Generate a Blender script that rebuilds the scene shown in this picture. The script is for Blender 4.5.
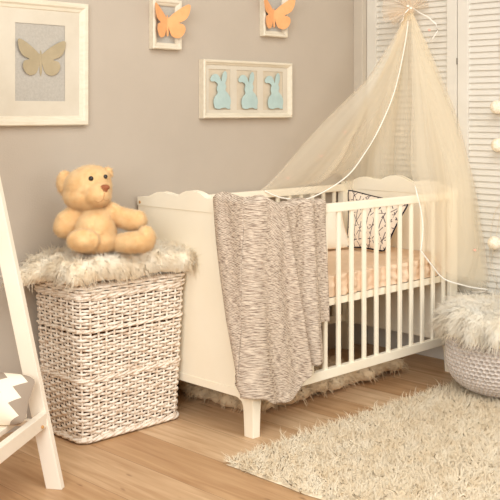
import bpy, bmesh, math, random
import numpy as np
from mathutils import Vector, Matrix, noise as mnoise
random.seed(5)
RNG = np.random.default_rng(11)
PI = math.pi
SC = bpy.context.scene
COL = SC.collection
for o in list(bpy.data.objects):
    bpy.data.objects.remove(o)

# ------------------------------------------------------------------ camera
TH = 0.7813
FW = Vector((math.sin(TH), math.cos(TH), 0)); RT = Vector((math.cos(TH), -math.sin(TH), 0)); UP = Vector((0, 0, 1))
CAM = Vector((-2.3831, -2.3886, 1.1185)); FPX = 990.15
cd = bpy.data.cameras.new('camera'); cam = bpy.data.objects.new('camera', cd); COL.objects.link(cam)
cam.location = CAM
cam.rotation_euler = (PI/2, 0, -TH)
cd.sensor_width = 36; cd.lens = FPX/500*36; cd.clip_start = .05
cd.shift_x = 0.0; cd.shift_y = -(250-111.0)/500
SC.camera = cam

# ------------------------------------------------------------------ light
SC.view_settings.view_transform = 'Standard'; SC.view_settings.look = 'None'
SC.view_settings.gamma = 1; SC.view_settings.use_curve_mapping = False
SC.view_settings.exposure = -0.25
SC.cycles.diffuse_bounces = 8; SC.cycles.transparent_max_bounces = 24
w = bpy.data.worlds.new('world'); SC.world = w; w.use_nodes = True
bg = w.node_tree.nodes['Background']; bg.inputs[0].default_value = (1.0, .76, .52, 1); bg.inputs[1].default_value = .55
def area(name, loc, target, sx, sy, power, color):
    l = bpy.data.lights.new(name, 'AREA'); l.shape = 'RECTANGLE'; l.size = sx; l.size_y = sy
    l.energy = power; l.color = color
    o = bpy.data.objects.new(name, l); COL.objects.link(o); o.location = loc
    o.rotation_euler = (Vector(target)-Vector(loc)).to_track_quat('-Z', 'Y').to_euler()
    return o
area('window_daylight', (-3.7, -2.4, 1.85), (.3, .3, .6), 1.7, 1.7, 132, (.96, 1, 1))
area('soft_area_far', (.2, -4.6, 1.7), (.4, .3, .5), 1.8, 1.6, 50, (.97, 1, 1))  # weaker area lamp, well to the right of the camera
area('ceiling_bounce_fill', (-1.0, -1.9, 2.95), (-.2, -.6, 0), 2.2, 2.2, 86, (.97, 1, 1))  # added overhead fill standing in for ceiling bounce, lifts floor and rug; no fixture

def at(ax, v, px, py):
    d = FW + RT*((px-250.1)/FPX) + UP*((111.0-py)/FPX)
    t = (v-CAM[ax])/d[ax]
    return CAM + d*t

# ------------------------------------------------------------------ materials
def srgb(r, g, b):
    f = lambda c: ((c/255+.055)/1.055)**2.4 if c > 10 else c/255/12.92
    return (f(r), f(g), f(b), 1)
def new_mat(name, col, rough=.6, spec=.3, trans=0, sheen=0):
    m = bpy.data.materials.new(name); m.use_nodes = True
    n = m.node_tree.nodes; b = n['Principled BSDF']
    b.inputs['Base Color'].default_value = col; b.inputs['Roughness'].default_value = rough
    b.inputs['Specular IOR Level'].default_value = spec
    if sheen: b.inputs['Sheen Weight'].default_value = sheen
    return m
def N(m, t, **kw):
    n = m.node_tree.nodes.new(t)
    for k, v in kw.items(): setattr(n, k, v)
    return n
def L(m, a, b): m.node_tree.links.new(a, b)
def bsdf(m): return m.node_tree.nodes['Principled BSDF']
def vary(m, c1, c2, scale=5, stretch=(1, 1, 1), detail=4, lo=.35, hi=.65, bump=0, bscale=None, coord='Object', rough_detail=.6):
    tc = N(m, 'ShaderNodeTexCoord'); mp = N(m, 'ShaderNodeMapping'); mp.inputs['Scale'].default_value = stretch
    L(m, tc.outputs[coord], mp.inputs[0])
    no = N(m, 'ShaderNodeTexNoise'); no.inputs['Scale'].default_value = scale; no.inputs['Detail'].default_value = detail
    no.inputs['Roughness'].default_value = rough_detail
    L(m, mp.outputs[0], no.inputs['Vector'])
    cr = N(m, 'ShaderNodeValToRGB'); cr.color_ramp.elements[0].position = lo; cr.color_ramp.elements[1].position = hi
    cr.color_ramp.elements[0].color = c1; cr.color_ramp.elements[1].color = c2
    L(m, no.outputs['Fac'], cr.inputs[0]); L(m, cr.outputs[0], bsdf(m).inputs['Base Color'])
    if bump:
        n2 = N(m, 'ShaderNodeTexNoise'); n2.inputs['Scale'].default_value = bscale or scale*3; n2.inputs['Detail'].default_value = 5
        L(m, mp.outputs[0], n2.inputs['Vector'])
        bp = N(m, 'ShaderNodeBump'); bp.inputs['Strength'].default_value = bump; bp.inputs['Distance'].default_value = .005
        L(m, n2.outputs['Fac'], bp.inputs['Height']); L(m, bp.outputs[0], bsdf(m).inputs['Normal'])
    return m

M = {}
M['wall'] = vary(new_mat('wall paint', srgb(197, 182, 164), .85, .15), srgb(183, 171, 156), srgb(187, 175, 160), 3, bump=.12, bscale=180)
M['pier'] = vary(new_mat('pale wall paint', srgb(214, 203, 186), .8, .15), srgb(196, 186, 171), srgb(202, 192, 177), 3, bump=.1, bscale=150)
M['closet'] = vary(new_mat('white closet paint', srgb(240, 232, 216), .5, .3), srgb(219, 214, 203), srgb(226, 221, 211), 4)
M['cot'] = vary(new_mat('cream cot paint', srgb(247, 236, 212), .42, .35), srgb(245, 235, 213), srgb(248, 240, 221), 3)
M['rack'] = vary(new_mat('white rack paint', srgb(246, 235, 215), .5, .3), srgb(234, 223, 205), srgb(239, 229, 213), 4)
M['frame'] = vary(new_mat('cream frame wood', srgb(240, 226, 198), .45, .35), srgb(215, 204, 182), srgb(224, 214, 194), 12, (1, 6, 6))
M['mount'] = vary(new_mat('ivory mount board', srgb(246, 236, 214), .8, .1), srgb(204, 194, 176), srgb(209, 200, 183), 10)
M['linen'] = vary(new_mat('pale linen card', srgb(226, 219, 206), .9, .1), srgb(172, 166, 156), srgb(182, 176, 166), 160, (1, 1, 1))
M['card'] = vary(new_mat('beige card', srgb(220, 206, 182), .9, .1), srgb(200, 186, 163), srgb(206, 192, 170), 30)
M['bwing'] = vary(new_mat('taupe paper', srgb(188, 170, 137), .8, .1), srgb(165, 150, 122), srgb(173, 158, 130), 20)
M['orange'] = vary(new_mat('apricot paper', srgb(246, 190, 128), .8, .1), srgb(228, 165, 112), srgb(234, 175, 122), 20)
M['blue'] = vary(new_mat('duck egg blue paper', srgb(172, 201, 200), .8, .1), srgb(172, 192, 188), srgb(182, 202, 198), 20)
def fur_mat(name, c1, c2, scale=14, tr=.12):
    m = bpy.data.materials.new(name); m.use_nodes = True; nt = m.node_tree
    for n in list(nt.nodes): nt.nodes.remove(n)
    out = nt.nodes.new('ShaderNodeOutputMaterial'); d = nt.nodes.new('ShaderNodeBsdfDiffuse'); t = nt.nodes.new('ShaderNodeBsdfTranslucent')
    mx = nt.nodes.new('ShaderNodeMixShader'); mx.inputs[0].default_value = tr
    tc = nt.nodes.new('ShaderNodeTexCoord'); no = nt.nodes.new('ShaderNodeTexNoise'); no.inputs['Scale'].default_value = scale; no.inputs['Detail'].default_value = 4
    cr = nt.nodes.new('ShaderNodeValToRGB'); cr.color_ramp.elements[0].position = .35; cr.color_ramp.elements[1].position = .65
    cr.color_ramp.elements[0].color = c1; cr.color_ramp.elements[1].color = c2
    nt.links.new(tc.outputs['Object'], no.inputs['Vector']); nt.links.new(no.outputs['Fac'], cr.inputs[0])
    nt.links.new(cr.outputs[0], d.inputs[0]); nt.links.new(cr.outputs[0], t.inputs[0])
    nt.links.new(d.outputs[0], mx.inputs[1]); nt.links.new(t.outputs[0], mx.inputs[2]); nt.links.new(mx.outputs[0], out.inputs[0])
    return m
M['fur'] = fur_mat('ivory fur', srgb(247, 232, 204), srgb(252, 243, 224))
M['fur2'] = fur_mat('white lambskin', srgb(252, 241, 216), srgb(255, 250, 236))
M['shag'] = fur_mat('cream shag wool', srgb(246, 233, 210), srgb(251, 243, 225), 18, .10)
M['brownfur'] = fur_mat('sand coloured sheepskin', srgb(243, 222, 188), srgb(250, 236, 212), 12)
M['teddy'] = fur_mat('honey plush', srgb(228, 177, 130), srgb(237, 191, 148), 25, .08)
M['dark'] = new_mat('dark shadow gap', srgb(70, 52, 36), .9, .1)
M['wicker'] = vary(new_mat('whitewashed wicker', srgb(235, 219, 200), .6, .25), srgb(206, 180, 154), srgb(241, 229, 213), 55, (1, 1, 1), lo=.3, hi=.52, bump=.3, bscale=200)
M['wicker_in'] = vary(new_mat('brown willow and hole shade', srgb(150, 110, 80), .8, .1), srgb(92, 60, 38), srgb(120, 84, 56), 30)  # basket bottom; also paints the shade seen through the weave holes
M['fur'] = vary(new_mat('ivory fur', srgb(243, 228, 200), .7, .15, sheen=.2), srgb(236, 216, 184), srgb(248, 238, 218), 14)
M['fur2'] = vary(new_mat('white lambskin', srgb(248, 238, 218), .7, .15, sheen=.2), srgb(243, 230, 206), srgb(252, 246, 232), 14)
M['shag'] = vary(new_mat('cream shag wool', srgb(240, 222, 192), .8, .1), srgb(232, 211, 178), srgb(247, 233, 208), 18)
M['brownfur'] = vary(new_mat('sand coloured sheepskin', srgb(222, 196, 160), .8, .1), srgb(205, 176, 138), srgb(232, 209, 176), 12)
M['teddy'] = vary(new_mat('honey plush', srgb(247, 208, 153), .85, .1, sheen=.3), srgb(243, 200, 143), srgb(250, 216, 165), 25)
M['black'] = new_mat('glossy black plastic', (.012, .008, .007, 1), .15, .6)
M['nose'] = new_mat('brown felt', srgb(150, 92, 62), .75, .2)
M['stitch'] = new_mat('tan thread', srgb(205, 150, 105), .8, .1)
M['sheet'] = vary(new_mat('blush cotton sheet', srgb(238, 216, 190), .85, .1), srgb(226, 198, 168), srgb(233, 207, 180), 8, bump=.3, bscale=60)
M['whitecloth'] = vary(new_mat('cream cotton', srgb(247, 240, 222), .85, .1), srgb(244, 236, 216), srgb(249, 243, 227), 6, bump=.2, bscale=40)
M['piping'] = new_mat('navy piping', srgb(40, 34, 46), .8, .1)
M['ribbon'] = new_mat('white satin ribbon', srgb(252, 247, 238), .35, .5)
M['pinkfelt'] = new_mat('pink fabric flower', srgb(246, 196, 176), .8, .1)
M['screw'] = new_mat('brass screw', srgb(190, 140, 80), .4, .5)
M['metal'] = new_mat('steel hinge', srgb(150, 145, 138), .4, .6); bsdf(M['metal']).inputs['Metallic'].default_value = .8
M['wire'] = new_mat('pale wire', srgb(225, 212, 190), .5, .3)
M['ball'] = vary(new_mat('cotton thread ball', srgb(250, 240, 218), .8, .1), srgb(238, 222, 194), srgb(253, 246, 230), 90, bump=.5, bscale=120)
M['ink'] = new_mat('ink', srgb(60, 50, 50), .8)

# laminate floor, planks running along Y
m = M['floor'] = new_mat('oak laminate', srgb(205, 168, 125), .42, .35)
tc = N(m, 'ShaderNodeTexCoord'); sep = N(m, 'ShaderNodeSeparateXYZ'); L(m, tc.outputs['Object'], sep.inputs[0])
cmb = N(m, 'ShaderNodeCombineXYZ'); L(m, sep.outputs['Y'], cmb.inputs['X']); L(m, sep.outputs['X'], cmb.inputs['Y'])
mp = N(m, 'ShaderNodeMapping'); mp.inputs['Location'].default_value = (.37, .026, 0); L(m, cmb.outputs[0], mp.inputs[0])
br = N(m, 'ShaderNodeTexBrick'); br.offset = .37; br.inputs['Scale'].default_value = 1; br.inputs['Brick Width'].default_value = 1.28
br.inputs['Row Height'].default_value = .2; br.inputs['Mortar Size'].default_value = .0011; br.inputs['Mortar Smooth'].default_value = .3
br.inputs['Color1'].default_value = srgb(220, 190, 154); br.inputs['Color2'].default_value = srgb(192, 153, 112); br.inputs['Mortar'].default_value = srgb(150, 116, 84)
L(m, mp.outputs[0], br.inputs['Vector'])
mg = N(m, 'ShaderNodeMapping'); mg.inputs['Scale'].default_value = (1.3, 16, 1); L(m, cmb.outputs[0], mg.inputs[0])
ng = N(m, 'ShaderNodeTexNoise'); ng.inputs['Scale'].default_value = 2.2; ng.inputs['Detail'].default_value = 7; ng.inputs['Distortion'].default_value = .7; L(m, mg.outputs[0], ng.inputs['Vector'])
cg = N(m, 'ShaderNodeValToRGB'); cg.color_ramp.elements[0].position = .3; cg.color_ramp.elements[1].position = .68
cg.color_ramp.elements[0].color = srgb(214, 198, 182); cg.color_ramp.elements[1].color = (1, 1, 1, 1); L(m, ng.outputs['Fac'], cg.inputs[0])
mx = N(m, 'ShaderNodeMix', data_type='RGBA', blend_type='MULTIPLY'); mx.inputs[0].default_value = .85
L(m, br.outputs['Color'], mx.inputs[6]); L(m, cg.outputs[0], mx.inputs[7])
mk = N(m, 'ShaderNodeMapping'); mk.inputs['Scale'].default_value = (3.2, 13, 1); L(m, cmb.outputs[0], mk.inputs[0])
vk = N(m, 'ShaderNodeTexNoise'); vk.inputs['Scale'].default_value = 1.9; vk.inputs['Detail'].default_value = 2; L(m, mk.outputs[0], vk.inputs['Vector'])
ck = N(m, 'ShaderNodeValToRGB'); ck.color_ramp.elements[0].position = .24; ck.color_ramp.elements[1].position = .31
ck.color_ramp.elements[0].color = srgb(150, 118, 88); ck.color_ramp.elements[1].color = (1, 1, 1, 1); L(m, vk.outputs['Fac'], ck.inputs[0])
mx2 = N(m, 'ShaderNodeMix', data_type='RGBA', blend_type='MULTIPLY'); mx2.inputs[0].default_value = .8
L(m, mx.outputs[2], mx2.inputs[6]); L(m, ck.outputs[0], mx2.inputs[7]); L(m, mx2.outputs[2], bsdf(m).inputs['Base Color'])
bpn = N(m, 'ShaderNodeBump'); bpn.inputs['Strength'].default_value = .15; bpn.inputs['Distance'].default_value = .002
L(m, br.outputs['Fac'], bpn.inputs['Height']); bpn.invert = True; L(m, bpn.outputs[0], bsdf(m).inputs['Normal'])

# knitted blanket: slanted ribs of taupe and cream yarn, on UVs in metres
m = M['knit'] = new_mat('taupe and cream knit', srgb(215, 195, 172), .9, .1)
tc = N(m, 'ShaderNodeTexCoord'); mp = N(m, 'ShaderNodeMapping'); mp.inputs['Rotation'].default_value = (0, 0, math.radians(-12)); L(m, tc.outputs['UV'], mp.inputs[0])
wv = N(m, 'ShaderNodeTexWave', bands_direction='Y'); wv.inputs['Scale'].default_value = 62; wv.inputs['Distortion'].default_value = 1.2; wv.inputs['Detail'].default_value = 2
wv.inputs['Detail Scale'].default_value = .35; L(m, mp.outputs[0], wv.inputs['Vector'])
mp2 = N(m, 'ShaderNodeMapping'); mp2.inputs['Scale'].default_value = (48, 300, 1); L(m, mp.outputs[0], mp2.inputs[0])
nz = N(m, 'ShaderNodeTexNoise'); nz.inputs['Scale'].default_value = 1; nz.inputs['Detail'].default_value = 3; nz.inputs['Roughness'].default_value = .7; L(m, mp2.outputs[0], nz.inputs['Vector'])
ad = N(m, 'ShaderNodeMath', operation='MULTIPLY_ADD'); ad.inputs[1].default_value = .13; L(m, wv.outputs['Fac'], ad.inputs[0]); L(m, nz.outputs['Fac'], ad.inputs[2])
ck = N(m, 'ShaderNodeValToRGB'); e = ck.color_ramp.elements; e[0].position = .40; e[0].color = srgb(104, 87, 76); e[1].position = .68; e[1].color = srgb(226, 211, 192)
e2 = e.new(.52); e2.color = srgb(180, 161, 144)
L(m, ad.outputs[0], ck.inputs[0]); L(m, ck.outputs[0], bsdf(m).inputs['Base Color'])
bpn = N(m, 'ShaderNodeBump'); bpn.inputs['Strength'].default_value = .8; bpn.inputs['Distance'].default_value = .004
L(m, ad.outputs[0], bpn.inputs['Height']); L(m, bpn.outputs[0], bsdf(m).inputs['Normal'])

# crocheted pouf yarn
M['yarn'] = vary(new_mat('pale grey yarn', srgb(216, 202, 190), .85, .1), srgb(200, 190, 181), srgb(222, 212, 204), 40, bump=.4, bscale=300)

# tulle
def tulle_mat(name, col, alpha):
    m = bpy.data.materials.new(name); m.use_nodes = True; nt = m.node_tree
    for n in list(nt.nodes): nt.nodes.remove(n)
    out = nt.nodes.new('ShaderNodeOutputMaterial'); t = nt.nodes.new('ShaderNodeBsdfTransparent')
    d = nt.nodes.new('ShaderNodeBsdfDiffuse'); d.inputs[0].default_value = col
    tl = nt.nodes.new('ShaderNodeBsdfTranslucent'); tl.inputs[0].default_value = col
    mx = nt.nodes.new('ShaderNodeMixShader'); mx.inputs[0].default_value = .45
    mo = nt.nodes.new('ShaderNodeMixShader')
    tcn = nt.nodes.new('ShaderNodeTexCoord'); mpp = nt.nodes.new('ShaderNodeMapping'); mpp.inputs['Scale'].default_value = (26, .6, 1)
    nn = nt.nodes.new('ShaderNodeTexNoise'); nn.inputs['Scale'].default_value = 1; nn.inputs['Detail'].default_value = 3
    mr = nt.nodes.new('ShaderNodeMapRange'); mr.inputs[1].default_value = .3; mr.inputs[2].default_value = .7
    mr.inputs[3].default_value = alpha*.8; mr.inputs[4].default_value = min(1, alpha*1.25)
    nt.links.new(tcn.outputs['UV'], mpp.inputs[0]); nt.links.new(mpp.outputs[0], nn.inputs['Vector']); nt.links.new(nn.outputs['Fac'], mr.inputs[0])
    nt.links.new(mr.outputs[0], mo.inputs[0]); nt.links.new(d.outputs[0], mx.inputs[1]); nt.links.new(tl.outputs[0], mx.inputs[2])
    nt.links.new(t.outputs[0], mo.inputs[1]); nt.links.new(mx.outputs[0], mo.inputs[2]); nt.links.new(mo.outputs[0], out.inputs[0])
    return m
M['tulle'] = tulle_mat('champagne tulle', srgb(254, 246, 228), .29)
M['tulle2'] = tulle_mat('gathered champagne tulle', srgb(249, 238, 222), .52)

# patterned pillow: thin dark sticks
def line_pattern(name, base, ink, sets):
    m = new_mat(name, base, .85, .1)
    tc = N(m, 'ShaderNodeTexCoord'); acc = None
    for (rot, scale, width, seed, keep) in sets:
        mp = N(m, 'ShaderNodeMapping'); mp.inputs['Rotation'].default_value = (0, 0, math.radians(rot)); mp.inputs['Location'].default_value = (seed, seed*.7, 0)
        L(m, tc.outputs['UV'], mp.inputs[0])
        w_ = N(m, 'ShaderNodeTexWave', bands_direction='X', wave_profile='TRI'); w_.inputs['Scale'].default_value = scale; w_.inputs['Distortion'].default_value = .5
        w_.inputs['Detail'].default_value = 0; L(m, mp.outputs[0], w_.inputs['Vector'])
        g = N(m, 'ShaderNodeMath', operation='GREATER_THAN'); g.inputs[1].default_value = 1-width; L(m, w_.outputs['Fac'], g.inputs[0])
        n_ = N(m, 'ShaderNodeTexNoise'); n_.inputs['Scale'].default_value = 14; n_.inputs['Detail'].default_value = 0; L(m, mp.outputs[0], n_.inputs['Vector'])
        g2 = N(m, 'ShaderNodeMath', operation='GREATER_THAN'); g2.inputs[1].default_value = keep; L(m, n_.outputs['Fac'], g2.inputs[0])
        mu = N(m, 'ShaderNodeMath', operation='MULTIPLY'); L(m, g.outputs[0], mu.inputs[0]); L(m, g2.outputs[0], mu.inputs[1])
        if acc is None: acc = mu.outputs[0]
        else:
            x = N(m, 'ShaderNodeMath', operation='MAXIMUM'); L(m, acc, x.inputs[0]); L(m, mu.outputs[0], x.inputs[1]); acc = x.outputs[0]
    mx = N(m, 'ShaderNodeMix', data_type='RGBA'); mx.inputs[6].default_value = base; mx.inputs[7].default_value = ink
    L(m, acc, mx.inputs[0]); L(m, mx.outputs[2], bsdf(m).inputs['Base Color'])
    return m
M['sticks'] = line_pattern('cotton printed with dark sticks', srgb(243, 229, 212), srgb(66, 54, 66),
    [(3, 1.9, .10, .3, .34), (38, 1.6, .075, 1.3, .44), (-42, 1.6, .075, 2.3, .44), (84, 1.3, .06, 3.1, .52)])
# zigzag grey pillow
m = M['zigzag'] = new_mat('cotton with grey zigzag', srgb(240, 228, 208), .85, .1)
tc = N(m, 'ShaderNodeTexCoord'); sep = N(m, 'ShaderNodeSeparateXYZ'); L(m, tc.outputs['UV'], sep.inputs[0])
pp = N(m, 'ShaderNodeMath', operation='PINGPONG'); pp.inputs[1].default_value = .16; L(m, sep.outputs['Y'], pp.inputs[0])
a1 = N(m, 'ShaderNodeMath', operation='MULTIPLY_ADD'); a1.inputs[1].default_value = .8; L(m, pp.outputs[0], a1.inputs[0]); L(m, sep.outputs['X'], a1.inputs[2])
md = N(m, 'ShaderNodeMath', operation='MODULO'); md.inputs[1].default_value = .42; L(m, a1.outputs[0], md.inputs[0])
lt = N(m, 'ShaderNodeMath', operation='LESS_THAN'); lt.inputs[1].default_value = .19; L(m, md.outputs[0], lt.inputs[0])
mx = N(m, 'ShaderNodeMix', data_type='RGBA'); mx.inputs[6].default_value = srgb(242, 230, 210); mx.inputs[7].default_value = srgb(158, 142, 126)
L(m, lt.outputs[0], mx.inputs[0]); L(m, mx.outputs[2], bsdf(m).inputs['Base Color'])

# ------------------------------------------------------------------ mesh helpers
def tag(o, label=None, cat=None, group=None, kind=None):
    if label: o['label'] = label
    if cat: o['category'] = cat
    if group: o['group'] = group
    if kind: o['kind'] = kind
    return o
def empty(name, loc, label, cat, group=None):
    o = bpy.data.objects.new(name, None); COL.objects.link(o); o.location = loc; o.empty_display_size = .05
    bpy.context.view_layer.update()
    return tag(o, label, cat, group)
def link(name, me, mat, parent=None, smooth=False):
    o = bpy.data.objects.new(name, me); COL.objects.link(o)
    if mat: me.materials.append(mat)
    if smooth:
        me.polygons.foreach_set('use_smooth', [True]*len(me.polygons))
    if parent:
        o.parent = parent
        # geometry is given in world coordinates: bring it to the parent's frame
        off = Vector((0, 0, 0)); p = parent
        while p: off += p.location; p = p.parent
        me.transform(Matrix.Translation(-off))
    return o
class MB:
    def __init__(s): s.v = []; s.f = []; s.uv = None
    def add(s, vs, fs):
        b = len(s.v); s.v += [tuple(p) for p in vs]; s.f += [tuple(i+b for i in f) for f in fs]; return s
    def box(s, lo, hi):
        x0, y0, z0 = lo; x1, y1, z1 = hi
        return s.add([(x0, y0, z0), (x1, y0, z0), (x1, y1, z0), (x0, y1, z0), (x0, y0, z1), (x1, y0, z1), (x1, y1, z1), (x0, y1, z1)],
                     [(3, 2, 1, 0), (4, 5, 6, 7), (0, 1, 5, 4), (1, 2, 6, 5), (2, 3, 7, 6), (3, 0, 4, 7)])
    def beam(s, a, b, u, v, wu, wv):
        """a board from a to b with cross axes u, v"""
        a = Vector(a); b = Vector(b); u = Vector(u)*wu/2; v = Vector(v)*wv/2
        vs = [p+su*u+sv*v for p in (a, b) for su, sv in ((-1, -1), (1, -1), (1, 1), (-1, 1))]
        return s.add(vs, [(0, 1, 2, 3), (7, 6, 5, 4), (0, 4, 5, 1), (1, 5, 6, 2), (2, 6, 7, 3), (3, 7, 4, 0)])
    def tube(s, pts, r, n=6, closed=False, flat=1.0, up=(0, 0, 1), caps=True):
        pts = [Vector(p) for p in pts]; K = len(pts); vs = []; up = Vector(up)
        rr = r if hasattr(r, '__len__') else [r]*K
        for i, p in enumerate(pts):
            a = pts[(i-1) % K] if (closed or i > 0) else p; b = pts[(i+1) % K] if (closed or i < K-1) else p
            t = (b-a).normalized()
            sd = t.cross(up)
            if sd.length < 1e-4: sd = t.cross(Vector((1, 0, .01)))
            sd.normalize(); u2 = sd.cross(t).normalized()
            for k in range(n):
                an = 2*PI*k/n; vs.append(p+sd*math.cos(an)*rr[i]*flat+u2*math.sin(an)*rr[i])
        fs = []
        for i in range(K if closed else K-1):
            j = (i+1) % K
            for k in range(n): fs.append((i*n+k, i*n+(k+1) % n, j*n+(k+1) % n, j*n+k))
        if not closed and caps: fs += [tuple(range(n-1, -1, -1)), tuple((K-1)*n+k for k in range(n))]
        return s.add(vs, fs)
    def ball(s, c, r, nu=14, nv=9, rot=None):
        if not hasattr(r, '__len__'): r = (r, r, r)
        vs = []; c = Vector(c)
        for j in range(nv+1):
            ph = PI*j/nv
            for i in range(nu):
                th = 2*PI*i/nu
                p = Vector((r[0]*math.sin(ph)*math.cos(th), r[1]*math.sin(ph)*math.sin(th), r[2]*math.cos(ph)))
                if rot: p = rot @ p
                vs.append(c+p)
        fs = [(j*nu+i, (j+1)*nu+i, (j+1)*nu+(i+1) % nu, j*nu+(i+1) % nu) for j in range(nv) for i in range(nu)]
        return s.add(vs, fs)
    def grid(s, fn, nu, nv, closed_u=False):
        vs = [fn(i/nu, j/nv) for j in range(nv+1) for i in range(nu+(0 if closed_u else 1))]
        W = nu+(0 if closed_u else 1); fs = []
        for j in range(nv):
            for i in range(nu):
                k = (i+1) % W
                fs.append((j*W+i, j*W+k, (j+1)*W+k, (j+1)*W+i))
        return s.add(vs, fs)
    def mesh(s, name, weld=False):
        me = bpy.data.meshes.new(name); me.from_pydata(s.v, [], s.f); me.update()
        return me
    def build(s, name, mat, parent=None, smooth=False, bevel=0, weld=0, recalc=True, segs=2):
        me = s.mesh(name)
        bm = bmesh.new(); bm.from_mesh(me)
        if weld: bmesh.ops.remove_doubles(bm, verts=bm.verts, dist=weld)
        if recalc: bmesh.ops.recalc_face_normals(bm, faces=bm.faces)
        if bevel:
            ed = [e for e in bm.edges if len(e.link_faces) == 2 and e.calc_face_angle(0) > .5]
            bmesh.ops.bevel(bm, geom=ed, offset=bevel, segments=segs, profile=.6, affect='EDGES', clamp_overlap=True)
        bm.to_mesh(me); bm.free()
        return link(name, me, mat, parent, smooth)
def prism(outline, fn0, fn1, name, mat, parent=None, bevel=0, smooth=False):
    """outline of (a,b), fn0/fn1 map them to the two faces"""
    bm = bmesh.new(); n = len(outline)
    v0 = [bm.verts.new(fn0(a, b)) for a, b in outline]; v1 = [bm.verts.new(fn1(a, b)) for a, b in outline]
    f0 = bm.faces.new(v0); f1 = bm.faces.new(v1[::-1])
    for i in range(n): bm.faces.new((v0[i], v1[i], v1[(i+1) % n], v0[(i+1) % n]))
    bmesh.ops.recalc_face_normals(bm, faces=bm.faces)
    if bevel:
        ed = [e for e in bm.edges if (f0 in e.link_faces or f1 in e.link_faces)]
        bmesh.ops.bevel(bm, geom=ed, offset=bevel, segments=2, profile=.6, affect='EDGES', clamp_overlap=True)
    bmesh.ops.triangulate(bm, faces=[f for f in bm.faces if len(f.verts) > 4])
    me = bpy.data.meshes.new(name); bm.to_mesh(me); bm.free()
    return link(name, me, mat, parent, smooth)
def catmull(P, t):
    n = len(P)-1; x = min(max(t, 0), 1)*n; i = min(int(x), n-1); f = x-i
    p0 = P[max(i-1, 0)]; p1 = P[i]; p2 = P[i+1]; p3 = P[min(i+2, n)]
    return .5*((2*p1)+(p2-p0)*f+(2*p0-5*p1+4*p2-p3)*f*f+(3*p1-p0-3*p2+p3)*f**3)
def smoothstep(a, b, x):
    t = min(max((x-a)/(b-a), 0), 1); return t*t*(3-2*t)
def uv_from(o, fn):
    me = o.data; uv = me.uv_layers.new(name='UVMap')
    for l in me.loops: uv.data[l.index].uv = fn(l.vertex_index)

def remesh_blobs(blobs, voxel, smooth_it=4, extra=None):
    """one closed skin over a set of ellipsoids (centre, radii, rotation)"""
    mb = MB()
    for c, r, rot in blobs: mb.ball(c, r, 24, 16, rot)
    if extra: extra(mb)
    me = mb.mesh('tmp'); bm = bmesh.new(); bm.from_mesh(me); bmesh.ops.remove_doubles(bm, verts=bm.verts, dist=1e-5)
    bmesh.ops.recalc_face_normals(bm, faces=bm.faces); bm.to_mesh(me); bm.free()
    o = bpy.data.objects.new('tmp', me); COL.objects.link(o)
    md = o.modifiers.new('r', 'REMESH'); md.mode = 'VOXEL'; md.voxel_size = voxel
    ms = o.modifiers.new('s', 'SMOOTH'); ms.factor = .6; ms.iterations = smooth_it
    dg = bpy.context.evaluated_depsgraph_get(); dg.update()
    out = bpy.data.meshes.new_from_object(o.evaluated_get(dg))
    bpy.data.objects.remove(o)
    return out
def sample(me, n, rng=RNG, keep=None):
    """random surface points and normals"""
    me.calc_loop_triangles()
    nt = len(me.loop_triangles); tri = np.empty(nt*3, 'i'); me.loop_triangles.foreach_get('vertices', tri); tri = tri.reshape(-1, 3)
    co = np.empty(len(me.vertices)*3, 'f'); me.vertices.foreach_get('co', co); co = co.reshape(-1, 3).astype(float)
    a, b, c = co[tri[:, 0]], co[tri[:, 1]], co[tri[:, 2]]
    cr = np.cross(b-a, c-a); ar = np.linalg.norm(cr, axis=1); nr = cr/np.maximum(ar, 1e-12)[:, None]
    idx = rng.choice(nt, n, p=ar/ar.sum()); u = rng.random(n); v = rng.random(n); s = u+v > 1; u[s] = 1-u[s]; v[s] = 1-v[s]
    P = a[idx]+(b-a)[idx]*u[:, None]+(c-a)[idx]*v[:, None]; Nn = nr[idx]
    if keep is not None:
        k = keep(P, Nn); P = P[k]; Nn = Nn[k]
    return P, Nn
NRM = []
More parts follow.
